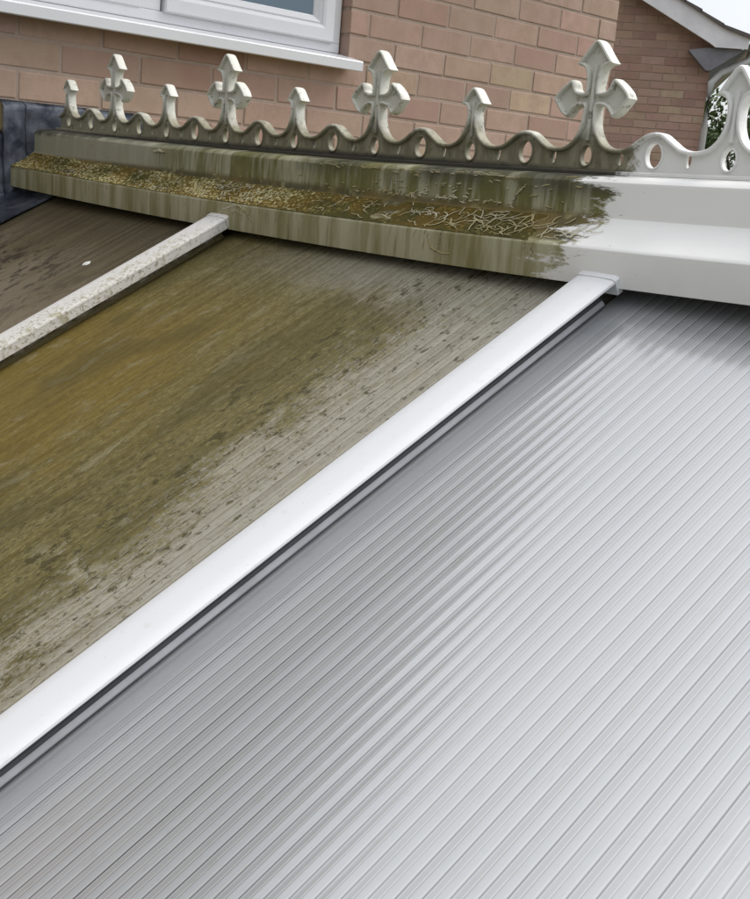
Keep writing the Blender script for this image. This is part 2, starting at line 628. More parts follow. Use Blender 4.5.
def bead(bm, pts, rin, ry, closed=False, nseg=12, inset=0.0, side=1):
    """rounded rim swept along an outline in the xz plane"""
    m = len(pts)
    rings = []
    for i in range(m):
        a = Vector(pts[(i - 1) % m] if closed else pts[max(i - 1, 0)])
        b = Vector(pts[(i + 1) % m] if closed else pts[min(i + 1, m - 1)])
        t = (b - a)
        if t.length < 1e-9: t = Vector((1, 0))
        t.normalize()
        nrm = Vector((-t.y, t.x)) * side
        c = Vector(pts[i]) + nrm * inset
        ring = []
        for q in range(nseg):
            an = 2 * math.pi * q / nseg
            ca, sa = math.cos(an), math.sin(an)
            ex = math.copysign(abs(ca) ** .7, ca) * rin
            ey = math.copysign(abs(sa) ** .7, sa) * ry
            ring.append(bm.verts.new((c.x + nrm.x * ex, ey, c.y + nrm.y * ex)))
        rings.append(ring)
    for i in range(m if closed else m - 1):
        r, s = rings[i], rings[(i + 1) % m]
        for q in range(nseg):
            bm.faces.new((r[q], r[(q + 1) % nseg], s[(q + 1) % nseg], s[q])).smooth = True
    if not closed:
        bm.faces.new(rings[0])
        bm.faces.new(rings[-1][::-1])


def ellipse(cx, cz, rx, rz, n=22, pw=1.0):
    return [(cx + rx * math.copysign(abs(math.cos(a)) ** pw, math.cos(a)), cz + rz * math.copysign(abs(math.sin(a)) ** pw, math.sin(a)))
            for a in [2 * math.pi * i / n for i in range(n)]]


PH, BH = .0032, .0108           # half thickness of the plate and of its rim
ZC, ZS = .078, .074             # where a cross and a spike leave the band
# half profiles, stem outward (x >= 0) from the cut down to the hump
cross_foot = [(.0118, ZC), (.0135, .068), (.0190, .0545), (.029, .0430), (.0425, .0368), (.057, .0355)]
spike_foot = [(.0098, ZS), (.0120, .064), (.0180, .0510), (.029, .0405), (.0425, .0358), (.057, .0350)]
hump = [(.057, .0353), (.072, .0385), (.089, .0490), (.102, .0568), (D / 2, .0590)]


def is_cross(i): return i % 2 == 1


NF = 15                          # finials along the whole ridge
top = []
cuts = []
for i in range(NF):
    c = X0 + i * D
    ft = smooth(cross_foot if is_cross(i) else spike_foot, (), 4)
    hp = smooth(hump, (), 4)
    right = ft + hp[1:]
    left = [(-x, z) for x, z in reversed(right)]
    if i == 0:                   # the length is cut off just short of the house wall
        left = [(x, z) for x, z in left if x > -.05]
    if i == NF - 1:
        right = [(x, z) for x, z in right if x < .08]
    seg = left + right
    if top:
        seg = seg[1:]
    top += [(c + x, z) for x, z in seg]
ba = top[0][0]
bb = top[-1][0]
holes = []
for i in range(NF):
    c = X0 + i * D
    holes.append(ellipse(c, .0258, .0112, .0150))
    if i < NF - 1:
        holes.append(ellipse(c + D / 2, .0285, .0138, .0176))
        holes.append(ellipse(c + D * .26, .0240, .0052, .0112, 14, 1.15))
        holes.append(ellipse(c + D * .74, .0240, .0052, .0112, 14, 1.15))
bm = bmesh.new()
plate(bm, [(ba + (bb - ba) * q / 60, 0.0) for q in range(60, -1, -1)][:-1] + [(ba, 0.0)] + top, holes, PH)
# rim along the top between finials: open pieces
piece = []
for p, q in zip(top, top[1:] + [(99, 99)]):
    piece.append(p)
    if p[1] > .07 and abs(p[1] - q[1]) < 1e-6:      # the stem of a finial starts here
        bead(bm, piece, .0033, BH, inset=-.0026)
        piece = []
for i in range(NF):
    c = X0 + i * D
    zt = ZC if is_cross(i) else ZS
    bead(bm, [(c, .047), (c, .055), (c, .065), (c, zt)], .0042 if is_cross(i) else .0036, .0080)
if len(piece) > 2:
    bead(bm, piece, .0033, BH, inset=-.0026)
for h in holes:
    small = abs(h[0][0] - h[len(h) // 2][0]) < .015
    bead(bm, h, .0008 if small else .0018, PH + .0010 if small else PH + .0026, True, 8)
prism(bm, [(-.0165, .0005), (.0165, .0005), (.0165, .0045), (.0150, .0055), (-.0150, .0055), (-.0165, .0045)], 0, ba - .002, bb, 0, 60)
apply_bow(bm)
crest = link('cresting', bm, M['crest'], cons)
tag(crest, 'decorative ridge cresting pierced by ovals, its washed end white and the rest grimy')
autosmooth(crest, 40)

cross_half = [(.0118, ZC), (.0108, .0880), (.0112, .0945), (.0210, .0942), (.0310, .0895), (.0400, .0785), (.0490, .0835), (.0570, .0920), (.0665, .1035),
              (.0620, .1115), (.0545, .1190), (.0455, .1260), (.0375, .1300), (.0325, .1250), (.0290, .1165), (.0210, .1130), (.0112, .1125), (.0108, .1250), (.0130, .1400),
              (.0190, .1475), (.0310, .1515), (.0255, .1575), (.0190, .1650), (.0105, .1755), (.0045, .1812), (.0, .1830)]
cross_corner = (2, 5, 8, 16, 20)
spike_half = [(.0098, ZS), (.0088, .0830), (.0100, .0890), (.0140, .0945), (.0235, .0980), (.0190, .1035), (.0135, .1105), (.0075, .1175), (.0035, .1208), (.0, .1218)]
spike_corner = (4,)


def finial_mesh(halfpts, corner):
    r = smooth(halfpts, corner, 4)
    l = [(-x, z) for x, z in reversed(r)]
    full = r + l[1:]
    b = bmesh.new()
    plate(b, full, [], PH)
    bead(b, full, .0031, BH, inset=.0024)
    if corner is cross_corner:      # raised spine down the middle of the stem
        bead(b, [(0, ZC), (0, .1), (0, .125), (0, .150)], .0042, .0080)
    else:
        bead(b, [(0, ZS), (0, .085), (0, .100)], .0036, .0080)
    # shallow boss where the arms cross
    return b


def make_finial(i, name, hp, corner, label):
    b = finial_mesh(hp, corner)
    c = X0 + i * D
    lean = R.uniform(-.01, .01)
    for v in b.verts:
        v.co.x += c + (v.co.z - .07) * lean
    if i == 8:                       # this one stands taller and wider than its neighbours
        for v in b.verts:
            f = min(1, max(0, (v.co.z - ZS) / .02))
            v.co.x = c + (v.co.x - c) * (1 + .16 * f)
            v.co.z = ZS + (v.co.z - ZS) * 1.42
    apply_bow(b)
    o = link(name, b, M['crest'], crest)
    autosmooth(o, 40)
    return o


for i in range(NF):
    if is_cross(i):
        make_finial(i, 'cross_finial', cross_half, cross_corner, None)
    else:
        make_finial(i, 'spike_finial', spike_half, spike_corner, None)

# ---- sloping parts: local x along the ridge, y up the slope, z out of the roof
P0 = Vector((0, -.133, -.142))
NRM = Vector((0, -ST, CT))
PANEL_H = -.027
porg = P0 + NRM * PANEL_H
SL = 1.62                        # length of the slope


def panel(xa, xb, mat, label, ripple, far=False):
    b = bmesh.new()
    n = int((xb - xa) / PITCH * 10)
    ys = [.13, .0, -.1, -.2, -.3, -.4, -.5, -.6, -.7, -.8, -.9, -1.0, -1.1, -1.2, -1.3, -1.4, -1.5, -SL]
    rows = []
    amp_f = {}
    for j, y in enumerate(ys):
        row = []
        for i in range(n + 1):
            x = xa + (xb - xa) * i / n
            edge = min(1, max(0, (min(x - xa, xb - x) - .022) / .035))
            f = int((x - 1.872) / PITCH + 100)
            if f not in amp_f: amp_f[f] = R.uniform(.75, 1.25)
            u = ((x - 1.872) / PITCH) % 1.0
            h = ripple * (.06 + .94 * edge) * (math.cos(2 * math.pi * u) * -.5 + .18 * math.cos(4 * math.pi * u + .6)) * (.9 + .2 * amp_f[f] * .5)
            h += .0012 * noise.noise(Vector((x * 2.3, y * 1.5, 3.1))) + .0004 * noise.noise(Vector((x * 9, y * 2.0, 7.7)))
            row.append(b.verts.new((x, y, h)))
        rows.append(row)
    for j in range(len(ys) - 1):
        for i in range(n):
            b.faces.new((rows[j][i], rows[j + 1][i], rows[j + 1][i + 1], rows[j][i + 1])).smooth = True
    # body of the sheet below the skin
    box(b, xa, xb, -SL, .13, -.025, -.004)
    bmesh.ops.recalc_face_normals(b, faces=b.faces[-6:])
    o = link('roof_panel', b, mat, cons)
    o.location = porg if not far else (0, -porg.y, porg.z)
    o.rotation_euler = (TH, 0, 0) if not far else (TH, 0, math.pi)
    if label: o['label'] = label
    return o


panel(.02, .936, M['brown'], 'roof panel next to the house wall, dark brown with grime', .0003)
panel(.952, 1.820, M['olive'], 'roof panel coated in olive and ochre algae with a wiped pale band', .0003)
panel(1.837, 2.690, M['panel'], 'washed silver roof panel with clean ribs', .00013)
panel(2.709, LEN - .02, M['panel'], None, .00042)
for xa, xb in ((-.936, -.02), (-1.82, -.952), (-2.69, -1.837), (-LEN + .02, -2.709)):
    panel(xa, xb, M['olive'], None, .0003, far=True)


def glazing_bar(xl, mats, label, far=False, s0=.004):
    """cap with rounded edges on a grey body; xl is the left edge of the cap"""
    root = bpy.data.objects.new('glazing_bar', None)
    COL.objects.link(root)
    root.parent = cons
    root.empty_display_size = .05
    root.location = porg if not far else (0, -porg.y, porg.z)
    root.rotation_euler = (TH, 0, 0) if not far else (TH, 0, math.pi)
    if label: root['label'] = label
    w = .0625
    H = .012
    cap = [(0, .0225 + H), (.0006, .0252 + H), (.004, .0268 + H), (.018, .0277 + H), (w / 2, .0280 + H), (w - .018, .0277 + H), (w - .004, .0268 + H), (w - .0006, .0252 + H), (w, .0225 + H),
           (w - .003, .0220 + H), (w - .004, .0235 + H), (.004, .0235 + H), (.003, .0220 + H)]
    b = bmesh.new()

    def ex(pts, y0, y1):
        rs = [[b.verts.new((xl + p[0], y, p[1])) for p in pts] for y in (y0, y1)]
        m = len(pts)
        for i in range(m):
            j = (i + 1) % m
            b.faces.new((rs[0][i], rs[0][j], rs[1][j], rs[1][i]))
        for r in rs:
            for t in tessellate_polygon([[Vector((p[0], p[1], 0)) for p in pts]]):
                b.faces.new([r[i] for i in t])
        bmesh.ops.recalc_face_normals(b, faces=b.faces)
    ex(cap, -SL, s0)
    o = link('bar_cap', b, mats[0], root)
    autosmooth(o, 45)
    b = bmesh.new()
    ex([(.0262, .0228 + H), (w - .0262, .0228 + H), (w - .0262, .0092), (w - .0226, .0088), (w - .0196, .0046), (w - .0196, .0012), (.0196, .0012), (.0196, .0046), (.0226, .0088), (.0262, .0092)], -SL, s0 - .013)
    if mats[0] == mats[1]:                  # the older bar has deeper lips
        for u0, u1 in ((w - .0040, w - .0006), (.0006, .0040)):
            ex([(u0, .0190), (u1, .0195), (u1, .0226 + H), (u0, .0226 + H)], -SL, s0 - .009)
    o = link('bar_body', b, mats[1], root)
    for sg in (-1, 1):
        b = bmesh.new()
        q = lambda u: w / 2 + sg * (w / 2 - u)
        ex([(q(.0260), .0094), (q(.0230), .0092), (q(.0226), .0108), (q(.0240), .0132), (q(.0260), .0134)], -SL, s0 - .013)  # upper strip: on washed bars its black draws the shadow under the lip
        ex([(q(.0194), .0010), (q(.0180), .0010), (q(.0182), .0022), (q(.0194), .0026)], -SL, s0 - .013)
        link('gasket_shade', b, mats[2], root)
    # closing cap under the ridge
    b = bmesh.new()
    ex([(-.0008, .0060 + H), (-.0008, .026 + H), (.004, .0285 + H), (w / 2, .0290 + H), (w - .004, .0285 + H), (w + .0008, .026 + H), (w + .0008, .0060 + H)], s0 - .008, s0 + .0030)
    o = link('end_cap', b, mats[0], root)
    autosmooth(o, 45)
    return root


glazing_bar(.9126, (M['dirtybar'], M['dirtybar'], M['dirtybar']), 'glazing bar speckled with lichen and dirt between two stained panels')
glazing_bar(1.7965, (M['bar'], M['barbody'], M['gasket_shade']), 'bright washed glazing bar between the stained and the clean panel')
glazing_bar(2.668, (M['bar'], M['barbody'], M['gasket_shade']), None)
for xl in (-.977, -1.861, -2.7325):
    glazing_bar(xl, (M['bar'], M['barbody'], M['gasket_shade']), None, True)

# eaves, gutters and the glazed walls below (out of the picture, seen only from other places)
ey = -.133 - CT * SL
ez = porg.z - ST * SL
for ya, yb in ((ey + .02, ey + .10), (-ey - .10, -ey - .02)):
    bm = bmesh.new()
    box(bm, .02, LEN, ya, yb, ez - .16, ez - .055)
    link('eaves_beam', bm, M['bar'], cons)
for sg in (-1, 1):
    bm = bmesh.new()
    cy = sg * (-ey + .03)
    g = [(cy + .055 * math.cos(a), ez - .05 + .055 * math.sin(a)) for a in [math.pi + math.pi * i / 8 for i in range(9)]]
    g += [(cy + .050 * math.cos(a), ez - .05 + .050 * math.sin(a)) for a in [2 * math.pi - math.pi * i / 8 for i in range(9)]]
    prism(bm, g, 0, .02, LEN)
    link('gutter', bm, M['bar'], cons)
for sg in (-1, 1):
    yy = sg * (-ey - .06)
    bm = bmesh.new()
    box(bm, .02, LEN, yy - .12, yy + .12, GROUND, GROUND + .6)
    link('dwarf_wall', bm, M['mortar'], cons)
    for i in range(4):
        xa = .03 + i * .89
        f = bmesh.new()
        zt, zb = ez - .162, GROUND + .603
        for a in ((xa, xa + .06, zb, zt), (xa + .80, xa + .86, zb, zt), (xa + .06, xa + .80, zb, zb + .07), (xa + .06, xa + .80, zt - .07, zt)):
            box(f, a[0], a[1], yy - .035, yy + .035, a[2], a[3])
        fo = link('window', f, M['bar'], cons)
        f = bmesh.new()
        box(f, xa + .06, xa + .80, yy - .012, yy + .012, zb + .07, zt - .07)
        link('pane', f, M['glass'], fo)
bm = bmesh.new()
gable = [(ey + .1, ez - .06), (-ey - .1, ez - .06), (.1, -.165), (-.1, -.165)]
prism(bm, gable, 0, LEN - .06, LEN - .025)
prism(bm, [(ey + .1, GROUND), (-ey - .1, GROUND), (-ey - .1, ez - .062), (ey + .1, ez - .062)], 0, LEN - .06, LEN - .025)
link('gable_frame', bm, M['bar'], cons)

# ------------------------------------------------------------------ lichen and moss on the ledge
def ledge(x, t, h=0.0):
    """point on the sloping ledge: t 0 at the step, 1 at the outer edge"""
    y = -.0705 + (-.1315 + .0705) * t
    z = -.0605 + (-.0945 + .0605) * t
    return Vector((x, y, z + bow(x))) + Vector((0, -.48, .877)) * h


def cover(x, t):
    c = noise.fractal(Vector((x * 7, t * 1.2, 1.5)), 1.0, 2.0, 4)
    c2 = noise.noise(Vector((x * 22, t * 3.0, 9.5)))
    edge = max(0.0, (x - CLEAN + .10 + .06 * c2) / .06)
    return .45 + .65 * c + .3 * c2 - edge


bm = bmesh.new()
tint = bm.verts.layers.float_color.new('tint')
nx, nt = 1500, 34
vs = []
for i in range(nx + 1):
    x = .016 + (CLEAN + .03 - .016) * i / nx
    row = []
    for j in range(nt + 1):
        t = j / nt
        c = cover(x, t)
        cc = max(0.0, min(1.0, c))
        q = Vector((x * 120 + .5 * noise.noise(Vector((x * 60, t * 5, 1))), t * 7.5, 2.0))
        d = noise.voronoi(q)[0]
        lump = max(0.0, min(1.0, (d[1] - d[0]) * 1.6))
        rough = noise.fractal(Vector((x * 330, t * 22.0, 5.0)), 1.0, 2.0, 2)
        h = cc * (.0004 + .0024 * lump ** .7 + .0008 * rough)
        v = bm.verts.new(ledge(x, t, h + (.0003 if c > 0 else -.001)))
        pale = noise.noise(Vector((x * 9, t * 1.5, 40)))
        band = 1.0 if x < 1.08 else max(.25, 1.0 - (x - 1.08) * 3.5)
        g = max(0.0, min(1.0, (lump * .8 + rough * .35) * (.75 + .9 * pale) * band))
        v[tint] = (g, g, g, 1)
        row.append((v, c))
    vs.append(row)
for i in range(nx):
    for j in range(nt):
        q = (vs[i][j], vs[i + 1][j], vs[i + 1][j + 1], vs[i][j + 1])
        if max(a[1] for a in q) > .02:
            bm.faces.new([a[0] for a in q]).smooth = True
bmesh.ops.delete(bm, geom=[v for v in bm.verts if not v.link_faces], context='VERTS')
o = link('moss', bm, M['moss'])
tag(o, 'brown green moss crusted along the ledge of the ridge capping', 'moss', kind='stuff')


def strand(bm, pts, r, flat=.32):
    n = len(pts)
    s0 = len(bm.verts)
    tube(bm, pts, [r * R.uniform(.75, 1.2) * (.45 + .55 * math.sin(math.pi * (i + .6) / (n + .2))) for i in range(n)], 6)
    bm.verts.ensure_lookup_table()
    up = Vector((0, -.48, .877)) if flat < 1 else Vector((0, 1, 0))
    for k, v in enumerate(bm.verts[s0:]):       # pressed flat on what it grows on
        p = Vector(pts[k // 6])
        dd = (v.co - p).dot(up)
        v.co -= up * dd * (1 - (flat if flat < 1 else .4))


bm = bmesh.new()
count = 0
while count < 430:
    x = R.uniform(.02, CLEAN + .02)
    # crowded in the left third and round the middle, sparse and long to the right
    dens = .8 if x < 1.12 else .20
    dens *= .35 + .65 * max(0, min(1, .5 + 1.6 * noise.noise(Vector((x * 6, 4.4, 0)))))
    if R.random() > dens: continue
    t = R.uniform(.06, .97)
    a = R.gauss(.35, .7) + (math.pi if R.random() < .5 else 0)
    L = R.uniform(.006, .020) if x < 1.1 else R.uniform(.010, .045)
    n = 5 if L < .02 else 9
    p = [ledge(x, t, .0022)]
    for q in range(n):
        a += R.gauss(0, .42)
        x += math.cos(a) * L / n
        t += math.sin(a) * L / n / .07
        if not (.02 < t < .99) or not (.016 < x < CLEAN + .05): break
        p.append(ledge(x, t, .0020 + R.uniform(-.0006, .0009)))
    if len(p) < 3: continue
    strand(bm, p, R.uniform(.0005, .0013) if L < .02 else R.uniform(.0005, .0010))
    count += 1


def onface(pts, y, r, wob=.0012, n=8):
    q = []
    for i in range(len(pts) - 1):
        for k in range(n):
            t = k / n
            x = pts[i][0] + (pts[i + 1][0] - pts[i][0]) * t + R.gauss(0, wob)
            z = pts[i][1] + (pts[i + 1][1] - pts[i][1]) * t + R.gauss(0, wob * .6)
            q.append((x, y, z + bow(x)))
    strand(bm, q, r, 1.0)


YS, YF = -.0675, -.1338
# flakes and roots that stick to the upright faces
onface([(.612, -.020), (.613, -.036), (.613, -.052)], YS, .0014, .0006)
onface([(.590, -.0195), (.612, -.0165), (.638, -.0195)], YS, .0032, .0008)
onface([(.93, -.126), (.955, -.109), (.985, -.100), (1.005, -.097), (1.03, -.108), (1.05, -.122), (1.06, -.138)], YF, .0016, .0016)
onface([(.975, -.113), (1.0, -.105), (1.02, -.118)], YF, .0012)
for i in range(70):
    x = R.choice((R.uniform(1.15, 1.72), R.uniform(1.3, 1.7), R.uniform(.2, 1.7)))
    z = R.uniform(-.054, -.012)
    onface([(x, z), (x + R.uniform(-.012, .02), z + R.uniform(-.003, .003))], YS, R.uniform(.0006, .0013), .001, 5)
for i in range(60):
    x = R.uniform(1.28, 1.55) + R.gauss(0, .03)
    z = -.052 + abs(R.gauss(0, .004))
    onface([(x, z), (x + R.uniform(.003, .014), z + R.uniform(-.002, .006))], YS, R.uniform(.0010, .0019), .0012, 5)
for i in range(45):
    x = R.uniform(1.10, 1.74)
    z = R.uniform(-.012, -.006)
    onface([(x, z), (x + R.uniform(.004, .03), z + R.uniform(-.002, .001))], YS + .0005, R.uniform(.0006, .0012), .0008, 5)
onface([(1.345, -.022), (1.35, -.035), (1.345, -.052)], YS, .0011)
onface([(1.63, -.020), (1.615, -.034), (1.605, -.052)], YS, .0016)
for i in range(34):
    x = R.uniform(.15, 1.74)
    z = R.uniform(-.100, -.097)
    zz = z - R.uniform(.006, .034)
    onface([(x, z), (x + R.uniform(-.006, .006), zz)], YF, R.uniform(.0004, .0009), .0008, 6)
onface([(1.50, -.096), (1.505, -.108), (1.512, -.122), (1.535, -.128), (1.555, -.127)], YF, .0018, .001)
# a patch of tangled roots near the washed end
for i in range(60):
    x = R.gauss(1.62, .07)
    t = R.uniform(.1, .95)
    if x > CLEAN + .03: continue
    a = R.gauss(.5, .6)
    p = []
    for q in range(9):
        a += R.gauss(0, .35)
        x += math.cos(a) * .005
        t -= math.sin(a) * .005 / .07
        if not (.03 < t < .98): break
        p.append(ledge(x, t, .0018 + R.uniform(0, .0008)))
    if len(p) > 3: strand(bm, p, R.uniform(.0008, .0015))
o = link('lichen', bm, M['lichen'])
tag(o, 'pale yellow crust of dried lichen strands on the mossy ridge ledge', 'lichen', kind='stuff')

# white bird dropping on the brown panel
bm = bmesh.new()
dp = porg + Vector((.706, -CT * .180, -ST * .180))
ring = []
n = 16
for (rr, hh) in ((1.0, .0012), (.75, .0026), (.35, .0034)):
    ring.append([bm.verts.new((rr * .0095 * math.cos(2 * math.pi * i / n) * (1 + .18 * math.sin(i * 2.1)), rr * .0085 * math.sin(2 * math.pi * i / n) * (1 + .15 * math.cos(i * 1.7)), hh - .001)) for i in range(n)])
for a in range(2):
    for i in range(n):
        bm.faces.new((ring[a][i], ring[a][(i + 1) % n], ring[a + 1][(i + 1) % n], ring[a + 1][i])).smooth = True
bm.faces.new(ring[2])
o = link('bird_dropping', bm, M['white'], loc=dp, rot=(TH, 0, 0))
tag(o, 'small white bird dropping on the dark brown roof panel by the house', 'bird dropping')


# ------------------------------------------------------------------ bricks
PAL = [((.455, .330, .265), 5), ((.44, .312, .25), 4), ((.475, .350, .28), 3), ((.455, .345, .265), 3), ((.41, .285, .23), 1.6), ((.46, .37, .26), .9), ((.37, .25, .20), .6)]


def pick(rng, pal=PAL):
    s = sum(w for _, w in pal)
    r = rng.uniform(0, s)
    for c, w in pal:
        r -= w
        if r <= 0: break
    j = rng.uniform(.88, 1.05)
    return tuple(v * j * t * rng.uniform(.97, 1.03) for v, t in zip(c, (1.03, .97, .975)))


def brick_wall(name, parent, P, u0, u1, z0, z1, opening=None, keep=None, phase=0.0, zphase=0.0, special=(), pal=PAL, detail=True, seed=3):
    """P(u, z, n) -> world point; n is the distance out of the wall face. One mesh: mortar bed and every brick."""
    rng = random.Random(seed)
    bm = bmesh.new()
    tint = bm.loops.layers.float_color.new('tint')
    bl, bh, j = .225, .075, .010

    def one(a, b, lo, hi, colr):
        e = .0019 if detail else .0016
        jt = .0012 if detail else 0.0
        def r(): return rng.uniform(-jt, jt)
        dn = rng.uniform(-.0012, .0012)
        o_ = [(a + r(), lo + r()), (b + r(), lo + r()), (b + r(), hi + r()), (a + r(), hi + r())]
        c = ((a + b) / 2, (lo + hi) / 2)
        i_ = [(p[0] + math.copysign(e, c[0] - p[0]) + r() * .5, p[1] + math.copysign(e, c[1] - p[1]) + r() * .5) for p in o_]
        base = [bm.verts.new(P(p[0], p[1], -.0065)) for p in o_]
        mid = [bm.verts.new(P(p[0], p[1], -.0011 + dn)) for p in o_]
        top_ = [bm.verts.new(P(p[0], p[1], dn + rng.uniform(-.0005, .0005))) for p in i_]
        fs = [bm.faces.new(top_)]
        for q in range(4):
            w = (q + 1) % 4
            fs.append(bm.faces.new((mid[q], mid[w], top_[w], top_[q])))
            fs.append(bm.faces.new((base[q], base[w], mid[w], mid[q])))
        for f in fs:
            for l in f.loops: l[tint] = (*colr, 1)
    k0 = math.floor((z0 - zphase) / bh)
    k1 = math.ceil((z1 - zphase) / bh)
    for k in range(k0, k1):
        lo, hi = zphase + k * bh + j / 2, zphase + (k + 1) * bh - j / 2
        if lo < z0 - .04 or hi > z1 + .04: continue
        ph = phase + (bl / 2 if k % 2 else 0)
        i0 = math.floor((u0 - ph) / bl)
        for i in range(i0, math.ceil((u1 - ph) / bl) + 1):
            a, b = ph + i * bl + j / 2, ph + (i + 1) * bl - j / 2
            a, b = max(a, u0), min(b, u1)
            if b - a < .02: continue
            colr = pick(rng, pal)
            for (su, sk, sc) in special:
                if k == sk and a < su < b: colr = sc
            spans = [(a, b)]
            if opening:
                w0, w1, wz0, wz1 = opening
                if hi > wz0 and lo < wz1:
                    spans = [(a, min(b, w0)), (max(a, w1), b)]
            for (p, q) in spans:
                if q - p < .02: continue
                if keep and not keep((p + q) / 2, hi): continue
                one(p, q, lo, hi, colr)
    # mortar bed
    def mq(a, b, lo, hi):
        f = bm.faces.new([bm.verts.new(P(*p, -.0027)) for p in ((a, lo), (b, lo), (b, hi), (a, hi))])
        f.material_index = 1
    if opening:
        w0, w1, wz0, wz1 = opening
        mq(u0, w0, z0, z1); mq(w1, u1, z0, z1); mq(w0, w1, z0, wz0); mq(w0, w1, wz1, z1)
    elif not keep:
        mq(u0, u1, z0, z1)
    bmesh.ops.recalc_face_normals(bm, faces=bm.faces)
    o = link(name, bm, [M['brick'], M['mortar']], parent)
    return o


# ------------------------------------------------------------------ the house
house = empty('brick_house', 'pinkish brick house wall with a white window, standing behind the mossy ridge', 'house', (0, 0, 0))
house.rotation_euler = (-.012, 0, 0)
HW = (-1.30, .945, .293, 1.27)        # window opening
HY0, HY1, HTOP = -4.5, 2.25, 1.44
ochre = (.40, .31, .135)
brick_wall('wall', house, lambda u, z, n: (n, u, z), HY0, HY1, GROUND - .02, HTOP, HW, phase=.008 + .0, zphase=.216 - .075 * 3 - .001,
           special=[(0.0, 0, ochre), (-.2, 0, ochre), (.18, 1, (.46, .33, .25)), (.45, 3, (.33, .2, .16)), (.25, 2, (.36, .225, .17)), (.05, 2, (.38, .25, .2))], seed=11)
bm = bmesh.new()                       # solid body behind the facing
t = .012
for a in ((HY0, HW[0], GROUND, HTOP), (HW[1], HY1, GROUND, HTOP), (HW[0], HW[1], GROUND, HW[2]), (HW[0], HW[1], HW[3], HTOP)):
    box(bm, -.30, -.0075, a[0], a[1], a[2], a[3])
box(bm, -7.0, -6.7, HY0, HY1, GROUND, HTOP)
box(bm, -6.699, -.301, HY0, HY0 + .3, GROUND, HTOP)
box(bm, -6.699, -.301, HY1 - .3, HY1, GROUND, HTOP)
box(bm, -2.5, -2.45, HY0 + .3, HY1 - .3, GROUND, HTOP)
link('wall_core', bm, M['mortar'], house)
brick_wall('side_wall', house, lambda u, z, n: (u, HY1 + .0075 + n, z), -7.0, -.01, GROUND, HTOP, seed=12, phase=-.11, zphase=-.01, detail=False)
# reveal bricks at the sides of the window opening
rng = random.Random(5)
for yy in (HW[0], HW[1]):
    bm = bmesh.new()
    tint = bm.loops.layers.float_color.new('tint')
    zk = -.01
    while zk < HW[3]:
        lo, hi = max(zk + .005, HW[2] + .001), min(zk + .07, HW[3] - .001)
        if hi - lo > .02:
            s0 = len(bm.faces)
            box(bm, -.10, -.004, yy - .003, yy + .003, lo, hi)
            bm.faces.ensure_lookup_table()
            cc = pick(rng)
            for f in bm.faces[s0:]:
                for l in f.loops: l[tint] = (*[v * .85 for v in cc], 1)  # tint darkened: shade of the recess put into the brick colour
        zk += .075
    link('reveal', bm, M['brick'], house)

win = bpy.data.objects.new('window', None)
COL.objects.link(win)
win.parent = house
win['label'] = 'white framed window over a projecting white sill'
FX = -.035
bm = bmesh.new()
f0, f1, fz0, fz1 = HW[0] + .006, .935, .309, HW[3] - .005
MU = .2965                                  # left edge of the opening sash
for a in ((f0, f1, fz0, fz0 + .028), (f0, f1, fz1 - .05, fz1), (f0, f0 + .05, fz0 + .028, fz1 - .05), (f1 - .034, f1, fz0 + .028, fz1 - .05), (MU - .05, MU + .012, fz0 + .028, fz1 - .05)):
    box(bm, FX - .06, FX, a[0], a[1], a[2], a[3], 0, .003)
link('frame', bm, M['upvc'], win)


def sash(y0, y1, z0, z1, w, d, nm):
    """mitred frame with a bevelled face and a bead round the glass"""
    b = bmesh.new()
    prof_ = [(0, FX - .02), (0, FX + d - .004), (.004, FX + d), (w * .50, FX + d), (w * .62, FX + d - .003), (w * .66, FX + d - .008), (w * .72, FX + d - .006), (w * .94, FX + d - .018), (w, FX + d - .024), (w, FX - .02)]
    rings = []
    for (sy, sz) in ((0, 0), (1, 0), (1, 1), (0, 1)):
        ring = []
        for off, x in prof_:
            y = y0 + off if sy == 0 else y1 - off
            z = z0 + off if sz == 0 else z1 - off
            ring.append(b.verts.new((x, y, z)))
        rings.append(ring)
    for i in range(4):
        r, s = rings[i], rings[(i + 1) % 4]
        for q in range(len(prof_) - 1):
            b.faces.new((r[q], r[q + 1], s[q + 1], s[q]))
    bmesh.ops.recalc_face_normals(b, faces=b.faces)
    so = link(nm, b, M['upvc'], win)
    b = bmesh.new()
    w2 = w - .004
    box(b, FX - .008, FX + d - .027, y0 + w2, y1 - w2, z0 + w2, z1 - w2)
    link('glass', b, M['glass'], win)
    return so


sash(MU + .020, f1 - .033, fz0 + .0262, fz1 - .048, .072, .014, 'sash')
sash(f0 + .048, MU - .048, fz0 + .026, fz1 - .048, .055, .004, 'sash')
bm = bmesh.new()
sp = [(-.09, .2875), (.048, .2835), (.0505, .2585), (.0555, .2575), (.0585, .260), (.0590, .2845), (.0570, .2880), (-.03, .3070), (-.09, .3085)]
prism(bm, sp, 1, HW[0] - .05, .957)
o = link('sill', bm, M['upvc'], win)
# dark room behind the glass and a pale curtain
bm = bmesh.new()
box(bm, -.60, -.585, HW[0] - .2, HW[1] + .2, .0, 1.40)
link('curtain', bm, M['barge'], win)

